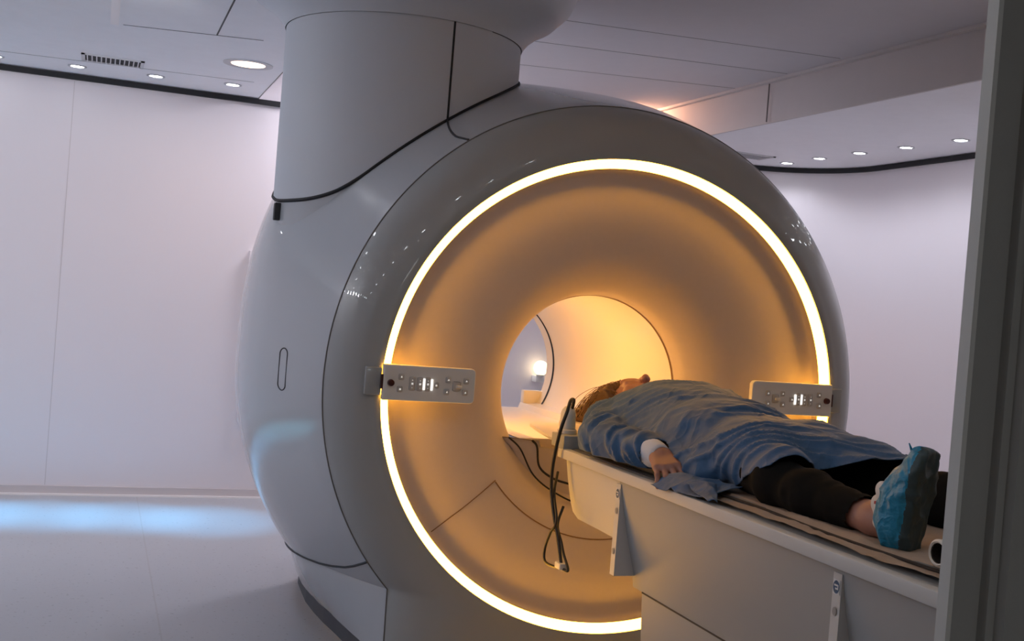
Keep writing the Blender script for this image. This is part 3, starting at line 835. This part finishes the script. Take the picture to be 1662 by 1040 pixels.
# head, face up, chin towards the feet, tipped back a little
HC = np.array([.0, -.122, .984])
al = math.radians(8)
Rx = np.array([[1, 0, 0], [0, math.cos(al), -math.sin(al)], [0, math.sin(al), math.cos(al)]])
def hp(x, y, z):   # head local: x right side of room, y towards crown, z towards face
    return tuple(HC+Rx@np.array([x, y, z]))
RT = Rx   # P@Rx gives local coordinates
head = [('e', hp(0, .025, -.012), (.075, .092, .092), RT), ('e', hp(0, -.035, .020), (.060, .075, .066), RT), ('e', hp(0, -.085, .045), (.036, .034, .036), RT),
        ('c', hp(0, .02, .080), hp(0, -.030, .110), .007, .0085), ('e', hp(0, -.036, .102), (.016, .010, .010), RT),
        ('e', hp(-.040, -.02, .058), (.024, .028, .020), RT), ('e', hp(.040, -.02, .058), (.024, .028, .020), RT),
        ('e', hp(0, .048, .070), (.052, .022, .015), RT),
        ('e', hp(0, -.062, .084), (.022, .007, .010), RT), ('e', hp(0, -.074, .081), (.020, .007, .010), RT),
        ('e', hp(-.030, .022, .070), (.016, .013, .012), RT), ('e', hp(.030, .022, .070), (.016, .013, .012), RT),
        ('e', hp(-.078, -.005, -.005), (.008, .028, .018), RT), ('e', hp(.078, -.005, -.005), (.008, .028, .018), RT),
        ('c', hp(0, -.05, -.03), (0, -.21, .955), .052, .055)]
nost = [hp(-.0085, -.049, .104), hp(.0085, -.049, .104)]
mouth = hp(0, -.068, .096)
def fhead(P):
    d = union(P, head, .014)
    for q in nost: d = np.maximum(d, -(np.linalg.norm((P-np.array(q))*np.array([1, 1, 1]), axis=1)-.0052))
    d = np.maximum(d, -ell_sdf(P, mouth, (.024, .0022, .006), RT))
    return d
Vh, Qh = nets(fhead, (-.10, -.24, .86), (.10, .07, 1.13), .0028)
Vh = relax(Vh, Qh, 1)
# right hand: back of the hand upwards, fingers falling over the sheet; left hand resting on the belly side
def hand(wr, d, up, side, s=1.0, bend=1.0):
    """wr wrist, d finger direction, up back-of-hand normal, side towards the thumb"""
    wr, d, up, side = [np.array(q, float) for q in (wr, d, up, side)]
    d /= np.linalg.norm(d); side -= d*(side@d); side /= np.linalg.norm(side); up = np.cross(side, d)*(1 if np.cross(side, d)@up > 0 else -1)
    L = lambda a, b, c: tuple(wr+s*(a*d+b*side+c*up))
    pr = [('c', L(-.03, 0, 0), L(.01, 0, 0), .026, .026)]
    for b, l, r in ((.026, .078, .013), (.009, .082, .0135), (-.009, .078, .013), (-.026, .070, .012)):
        pr.append(('c', L(.0, b*.6, 0), L(l, b*1.05, .004), .016, r))
    fing = []
    for b, l0, ln, r, sp in ((.028, .078, .074, .0088, .10), (.0095, .084, .082, .0092, .02), (-.0095, .079, .076, .0088, -.06), (-.027, .070, .060, .0078, -.16)):
        p0 = (l0, b*1.05, .004); a = .18*bend; x, z = p0[0], p0[2]; y = p0[1]
        segs = []
        for f_, da in ((.45, .55), (.30, .45), (.25, .25)):
            nx = x+ln*f_*math.cos(a); nz = z-ln*f_*math.sin(a); ny = y+ln*f_*sp
            segs.append(('c', L(x, y, z), L(nx, ny, nz), r, r*.93)); x, y, z = nx, ny, nz; r *= .93; a += da*bend
        fing.append(segs)
    th = [('c', L(.018, .022, -.004), L(.048, .050, -.014), .0145, .012), ('c', L(.048, .050, -.014), L(.078, .060, -.026), .0115, .0095), ('c', L(.078, .060, -.026), L(.100, .060, -.038), .0095, .008)]
    def fn(P):
        q = union(P, pr, .012)
        for segs in fing+[th]:
            q = smin(q, union(P, segs, .004), .005)
        return q
    c = wr+d*.06*s
    return nets(fn, c-.125, c+.125, .0026)
Vr, Qr = hand((-.256, -.796, .913), (-.16, -.86, -.30), (-.45, -.30, 1), (1, -.2, .25), 1.0, 1.1)
Vl, Ql = hand((.19, -.77, .955), (-.35, -.9, -.1), (.2, 0, 1), (-1, .3, 0), .90, .8)
def joinm(parts):
    V = []; Q = []; o = 0
    for v, q in parts: V.append(v); Q.append(q+o); o += len(v)
    return np.concatenate(V), np.concatenate(Q)
V, Q = joinm([(Vb, Qb), (Vh, Qh), (Vr, Qr), (Vl, Ql)])
arr_mesh('body', V, Q, 'skin', PE)
# leggings: legs from hip to above the ankle
def fleg(P):
    d = union(P, [(p[0], p[1], p[2], p[3]+.007, p[4]+.007) for p in legs]+[('e', (0, -.92, .95), (.170, .16, .095))], .03)
    return d
V, Q = nets(fleg, (-.32, -1.84, .855), (.32, -.80, 1.10), .007)
V = relax(V, Q, 2); N = vnormals(V, Q)
V = V+N*(.0025*vnoise(V*np.array([1, 2.2, 1]), 22, 3))[:, None]
C_ = V[Q].mean(1)
# end above each ankle
keep = np.where(C_[:, 0] < 0, C_[:, 1] > -1.550-.3*(C_[:, 2]-.9), C_[:, 1] > -1.79)
V, Q = compact(V, Q[keep]); V[:, 2] = np.maximum(V[:, 2], TZ+.001)
arr_mesh('leggings', V, Q, 'pants', PE)

# gown
gt = [('e', (-.01, -.36, .975), (.195, .17, .095)), ('e', (0, -.50, .980), (.190, .22, .120)), ('e', (-.02, -.72, .968), (.185, .24, .112)), ('e', (-.01, -1.0, .955), (.200, .24, .085)),
      ('c', (-.10, -1.0, .945), (-.165, -1.28, .928), .094, .070), ('c', (.09, -1.0, .948), (.12, -1.45, .932), .086, .070), ('c', (.0, -1.0, .945), (.02, -1.5, .932), .082, .054),
      ('c', (-.165, -.33, .940), (-.20, -.95, .90), .065, .045), ('c', (.17, -.30, .945), (.20, -1.0, .91), .065, .045),
      ('c', (0, -.28, .99), (0, -.215, 1.0), .075, .072)]
sl = [('c', (-.175, -.285, .938), (-.245, -.42, .912), .078, .070), ('c', (-.245, -.42, .912), (-.266, -.55, .900), .072, .066), ('c', (-.264, -.53, .902), (-.258, -.738, .913), .066, .047),
      ('c', (.175, -.265, .950), (.245, -.46, .92), .080, .066), ('c', (.245, -.46, .92), (.20, -.70, .955), .062, .042)]
def fgown(P):
    d = union(P, gt, .05); d = smin(d, union(P, sl[:3], .02), .014); d = smin(d, union(P, sl[3:], .02), .03)
    return d
def ridge(x): return 1-np.abs(x)
V, Q = nets(fgown, (-.38, -1.62, .845), (.38, -.12, 1.13), .0062)
V = relax(V, Q, 1); N = vnormals(V, Q)
arm = union(V, sl[:3], .02)
isarm = np.clip(1-np.abs(arm)/.02, 0, 1)
# long folds: pulled from the shoulder across the chest, and rings round the sleeve
sk = V.copy(); sk[:, 1] += .55*V[:, 0]+.5*(V[:, 2]-.95)
w1 = vnoise(V, 5, 9)*.06
dgn = np.stack([sk[:, 0]*5+w1*10, sk[:, 1]*17+w1*20+sk[:, 2]*9, sk[:, 2]*4], 1)
f1 = ridge(vnoise(dgn, 1., 1)*1.4)**3
dg2 = np.stack([V[:, 0]*9+V[:, 1]*7, (V[:, 1]-.6*V[:, 2])*9, V[:, 2]*5], 1)
f2 = ridge(vnoise(dg2, 1., 5)*1.5)**3
f3 = vnoise(V, 26, 7)
dA = (V-np.array(SHR)); axis = np.array(WRR)-np.array(SHR); axis /= np.linalg.norm(axis)
sa = dA@axis
ring = np.stack([sa*26+4*V[:, 2]*4, V[:, 0]*6, V[:, 2]*8], 1)
f4 = ridge(vnoise(ring, 1., 13)*1.5)**2
disp = (1-isarm)*(.012*f1+.006*f2-.007)+isarm*(.020*f4+.006*f2-.013)+.0016*f3
V = V+N*disp[:, None]; V = relax(V, Q, 1)
C_ = V[Q].mean(1)
wr = (np.linalg.norm((C_-np.array([-.258, -.770, .913])), axis=1) < .044) & (C_[:, 1] < -.757)
V, Q = compact(V, Q[~wr])
low = V[:, 2] < TZ+.004
V[:, 2] = np.maximum(V[:, 2], TZ+.004)
g = arr_mesh('gown', V, Q, 'gown', PE)
bm = bmesh.new(); bm.from_mesh(g.data)
for co, no in (((0, -1.065, .87), (0, 1, 2.3)), ((0, -1.365, 0), (.35, 1, 0)), ((0, -1.365, 0), (0, 1, 0)), ((0, -.205, 1.03), (0, -1, -.6))):
    bmesh.ops.bisect_plane(bm, geom=bm.verts[:]+bm.edges[:]+bm.faces[:], plane_co=co, plane_no=no, clear_inner=True)
bm.to_mesh(g.data); bm.free()
g.data.polygons.foreach_set('use_smooth', [True]*len(g.data.polygons))
sd = g.modifiers.new('thickness', 'SOLIDIFY'); sd.thickness = .0018; sd.offset = 1
# crumpled gown tail lying on the rail beside the hand
def tail(name, poly_fn, nu, nv, seed):
    P = np.array([[poly_fn(u/(nu-1), v/(nv-1)) for v in range(nv)] for u in range(nu)])
    F_ = P.reshape(-1, 3)
    F_[:, 2] += .010*(ridge(vnoise(F_*np.array([1.2, 1, 1]), 17, seed)*1.5)**2)+.003*vnoise(F_, 45, seed+1)
    P = F_.reshape(nu, nv, 3)
    o = grid_mesh(name, [list(map(tuple, r)) for r in P], 'gown', PE, True)
    m_ = o.modifiers.new('thickness', 'SOLIDIFY'); m_.thickness = .0015; return o
def t1(u, v):
    a = np.array((-.322, -.88, .840)); b = np.array((-.235, -.91, .885)); c = np.array((-.19, -1.13, .88)); d = np.array((-.302, -1.12, .856))
    p = (a*(1-u)+d*u)*(1-v)+(b*(1-u)+c*u)*v; p = p+np.array([0, 0, .022*math.sin(PI*v)*math.sin(PI*min(1, u+.3))]); return p
tail('gown_tail', t1, 36, 28, 21)
def t2(u, v):
    a = np.array((-.29, -1.02, .866)); b = np.array((-.23, -1.06, .875)); c = np.array((-.298, -1.185, .857)); d = np.array((-.312, -1.165, .853))
    p = (a*(1-u)+d*u)*(1-v)+(b*(1-u)+c*u)*v; return p+np.array([0, 0, .008*math.sin(PI*v)])
tail('gown_tie', t2, 20, 12, 33)
# knitted cuff
def frustum(name, a, b, ra, rb, m, parent, seg=32, rings=6, bulge=.004):
    a = np.array(a, float); b = np.array(b, float); t_ = (b-a)/np.linalg.norm(b-a); u = np.cross(t_, [0, 0, 1]); u /= np.linalg.norm(u); v = np.cross(t_, u)
    rows = []
    for i in range(rings):
        s_ = i/(rings-1); r = ra+(rb-ra)*s_+bulge*math.sin(PI*s_)
        rows.append([tuple(a+(b-a)*s_+r*(u*math.cos(2*PI*k/seg)+v*math.sin(2*PI*k/seg))) for k in range(seg)])
    r = (rb)*.9; rows.append([tuple(b-t_*.001+r*(u*math.cos(2*PI*k/seg)+v*math.sin(2*PI*k/seg))) for k in range(seg)])
    return grid_mesh(name, rows, m, parent, True, True)
frustum('cuff', (-.258, -.728, .9145), (-.256, -.806, .911), .041, .0295, 'cuff', PE)
# hair: cap plus loose strands spread on the cushion
hr = [('c', hp(-.055, .045, .045), (-.105, .10, .925), .036, .030), ('c', hp(-.02, .09, .02), (-.07, .17, .915), .045, .022), ('e', hp(0, .034, -.018), (.088, .100, .094), RT), ('e', hp(-.055, .03, -.05), (.045, .08, .045), RT), ('e', hp(.055, .03, -.05), (.045, .08, .045), RT),
      ('c', hp(-.07, .05, -.06), (-.10, .09, .912), .04, .018), ('c', hp(-.03, .08, -.05), (-.05, .15, .915), .045, .018), ('e', hp(0, .09, -.055), (.07, .05, .04), RT),
      ('c', hp(-.075, 0, -.05), (-.125, -.02, .905), .035, .015)]
def fhair(P):
    d = union(P, hr, .02)
    L_ = (P-HC)@Rx
    face = (L_[:, 2]-.030)*.8-(L_[:, 1]-.05)*.62       # carve away everything in front of the hairline
    d = np.maximum(d, face-.0)
    return d
V, Q = nets(fhair, (-.18, -.16, .885), (.18, .19, 1.10), .0045)
V = relax(V, Q, 1); N = vnormals(V, Q)
ang = np.arctan2(V[:, 0]-HC[0], V[:, 2]-HC[2]+.05)
V = V+N*(.005*vnoise(np.stack([ang*14, V[:, 1]*5, V[:, 2]*3], 1), 1.6, 4)+.0025*vnoise(np.stack([ang*40, V[:, 1]*6, V[:, 2]*4], 1), 1.6, 6))[:, None]
ho = arr_mesh('hair', V, Q, 'hair', PE)
rnd = random.Random(8); Vs = []; Fs = []
for k in range(150):
    a = rnd.uniform(-1.0, .9); L_ = rnd.uniform(.06, .12)
    p0 = np.array(hp(.080*math.sin(a), .045+rnd.uniform(-.02, .03), .062*math.cos(a)-.005+rnd.uniform(-.004, .006)))
    ex = rnd.uniform(-.03, .02)+(-.03 if a < 0 else .02)
    p3 = p0+np.array([ex+.02*math.sin(a)*3, L_*rnd.uniform(.7, 1.3), -(p0[2]-.915)*rnd.uniform(.6, .95)])
    p1 = p0+np.array([.25*(p3-p0)[0]+.012*math.sin(a), L_*.45, rnd.uniform(.0, .010)]); p2 = p1*.4+p3*.6+np.array([0, .01, .012])
    c = crom([p0, p1, p2, p3], 5); b0 = len(Vs)
    for q in c:
        for j in range(3): Vs.append((q[0]+.0011*math.cos(j*2.1), q[1]+.0004*j, q[2]+.0011*math.sin(j*2.1)))
    for i in range(len(c)-1):
        for j in range(3): Fs.append((b0+3*i+j, b0+3*i+(j+1) % 3, b0+3*i+3+(j+1) % 3, b0+3*i+3+j))
hs = pyd('hair_strands', Vs, Fs, 'hairl', ho, smooth=True); tag(hs, 'loose lighter hair strands', kind='stuff')

# feet: shoe covers
def shoe(an, heel, toe, sole_n, side, name_parent):
    heel, toe, sn, side = [np.array(q, float) for q in (heel, toe, sole_n, side)]
    d = toe-heel; L_ = np.linalg.norm(d); d /= L_; sn -= d*(sn@d); sn /= np.linalg.norm(sn); sd_ = np.cross(d, sn)
    def W(a, b, c): return tuple(heel+d*a*L_+sd_*b+sn*c)     # along foot, sideways, towards sole
    rot = np.stack([d, sd_, sn], 1)
    pr = [('e', W(.16, 0, -.035), (.052, .040, .050), rot), ('e', W(.45, 0, -.034), (.085, .040, .044), rot), ('e', W(.74, 0, -.024), (.062, .048, .034), rot), ('e', W(.90, .003, -.018), (.034, .040, .022), rot),
          ('e', W(.40, 0, -.062), (.065, .030, .036), rot)]
    def fn(P):
        q = union(P, pr, .035)
        return np.maximum(q, (P-np.array(W(0, 0, -.006)))@sn)
    c = (heel+toe)/2
    V, Q = nets(fn, c-.19, c+.19, .0042); V = relax(V, Q, 1); N = vnormals(V, Q)
    V = V+N*(.006*ridge(vnoise(V, 24, 2)*1.4)**2+.0025*vnoise(V, 60, 5)-.002)[:, None]
    cm = V[Q].mean(1); dep = (cm-np.array(W(0, 0, 0)))@sn
    up = dep < -.024; 
    Vu, Qu = compact(V, Q[up]); Vd, Qd = compact(V, Q[~up])
    return (Vu, Qu), (Vd, Qd), W
(u1, u2), (d1, d2), W = shoe(None, (-.158, -1.728, .862), (-.170, -1.768, 1.054), (.45, -.88, -.1), None, None)
u1[:, 2] = np.maximum(u1[:, 2], TZ); d1[:, 2] = np.maximum(d1[:, 2], TZ)
sc = arr_mesh('shoe_cover', u1, u2, 'shoe', PE); sc['label'] = 'bright blue shoe cover on the right foot'
so = arr_mesh('shoe_cover_sole', d1, d2, 'sole', sc)
tube('elastic_tuft', [W(1.0, -.01, -.038), W(1.05, -.012, -.044), W(1.12, -.016, -.050)], [.006, .003, .0012], 'shoe', sc, 6)
(u1, u2), (d1, d2), W2 = shoe(None, (.112, -1.915, .895), (.135, -1.955, 1.09), (.1, -1, -.15), None, None)
u1[:, 2] = np.maximum(u1[:, 2], TZ); d1[:, 2] = np.maximum(d1[:, 2], TZ)
sc2 = arr_mesh('shoe_cover', u1, u2, 'shoe', PE); arr_mesh('shoe_cover_sole', d1, d2, 'sole', sc2)
# sock bunched above the shoe cover
def fsock(P):
    return union(P, [('c', (-.168, -1.628, .940), (-.170, -1.670, .955), .026, .034), ('c', (-.168, -1.646, .910), (-.168, -1.675, .905), .032, .036), ('e', (-.184, -1.640, .974), (.014, .020, .015))], .012)
V, Q = nets(fsock, (-.24, -1.70, .86), (-.09, -1.54, 1.02), .0035); N = vnormals(V, Q)
V = V+N*(.003*vnoise(V, 60, 11))[:, None]; V[:, 2] = np.maximum(V[:, 2], TZ)
sk_ = arr_mesh('sock', V, Q, 'sock', PE)
bm = bmesh.new()
add_box(bm, -.206, -.196, -1.652, -1.642, .944, .950)
bmesh.ops.create_icosphere(bm, subdivisions=1, radius=.004, matrix=Matrix.Translation((-.204, -1.655, .918)))
bmo('sock_motif', bm, 'red', sk_)
adopt(PE)

# sheet on the table: crumpled runner under the legs
def sheet_z(x, y):
    P = np.array([[x, y, 0.]])
    return .0065*ridge(vnoise(P*np.array([2.2, .5, 1]), 14, 41)[0]*1.4)**2+.002*vnoise(P, 40, 42)[0]
G = []
nx, ny = 60, 130
for i in range(nx):
    x = -.268+.506*i/(nx-1); row = []
    for j in range(ny):
        y = -.86-(1.40)*j/(ny-1); xx = x+.006*math.sin(y*9)
        z = .8675+sheet_z(xx, y)*(0.4 if abs(x) < .2 else 1)
        if abs(x) > .225: z -= min(.014, (abs(x)-.225)*.6)
        if -.240 < x < -.228: z -= .006
        row.append((xx, y, z))
    G.append(row)
o = grid_mesh('table_sheet', G, 'sheet', None, True)
tube('crease_shade', [(-.236+.006*math.sin(yy*9), yy, .8615) for yy in np.linspace(-2.2, -1.0, 60)], .0035, 'dark', o, 6)  # dark tube stands in for the shade in the crease
tag(o, 'crumpled beige sheet spread over the mattress under the legs', 'sheet')
# paper roll at the foot end
t = empty('paper_roll', (-.10, -1.895, .868), 'white paper roll with a dark core lying behind the foot', 'roll')
def ring_x(x, r): return [(x, -1.875+r*math.cos(2*PI*k/32), .896+r*math.sin(2*PI*k/32)) for k in range(32)]
grid_mesh('paper', [ring_x(-.238, .019), ring_x(-.241, .022), ring_x(-.237, .026), ring_x(.05, .026), ring_x(.05, .019)], 'tube', t, True, True, .7)
grid_mesh('core', [ring_x(-.234, .0195), ring_x(-.13, .019), ring_x(-.13, .001)], 'dark', t, True, True)
adopt(t)
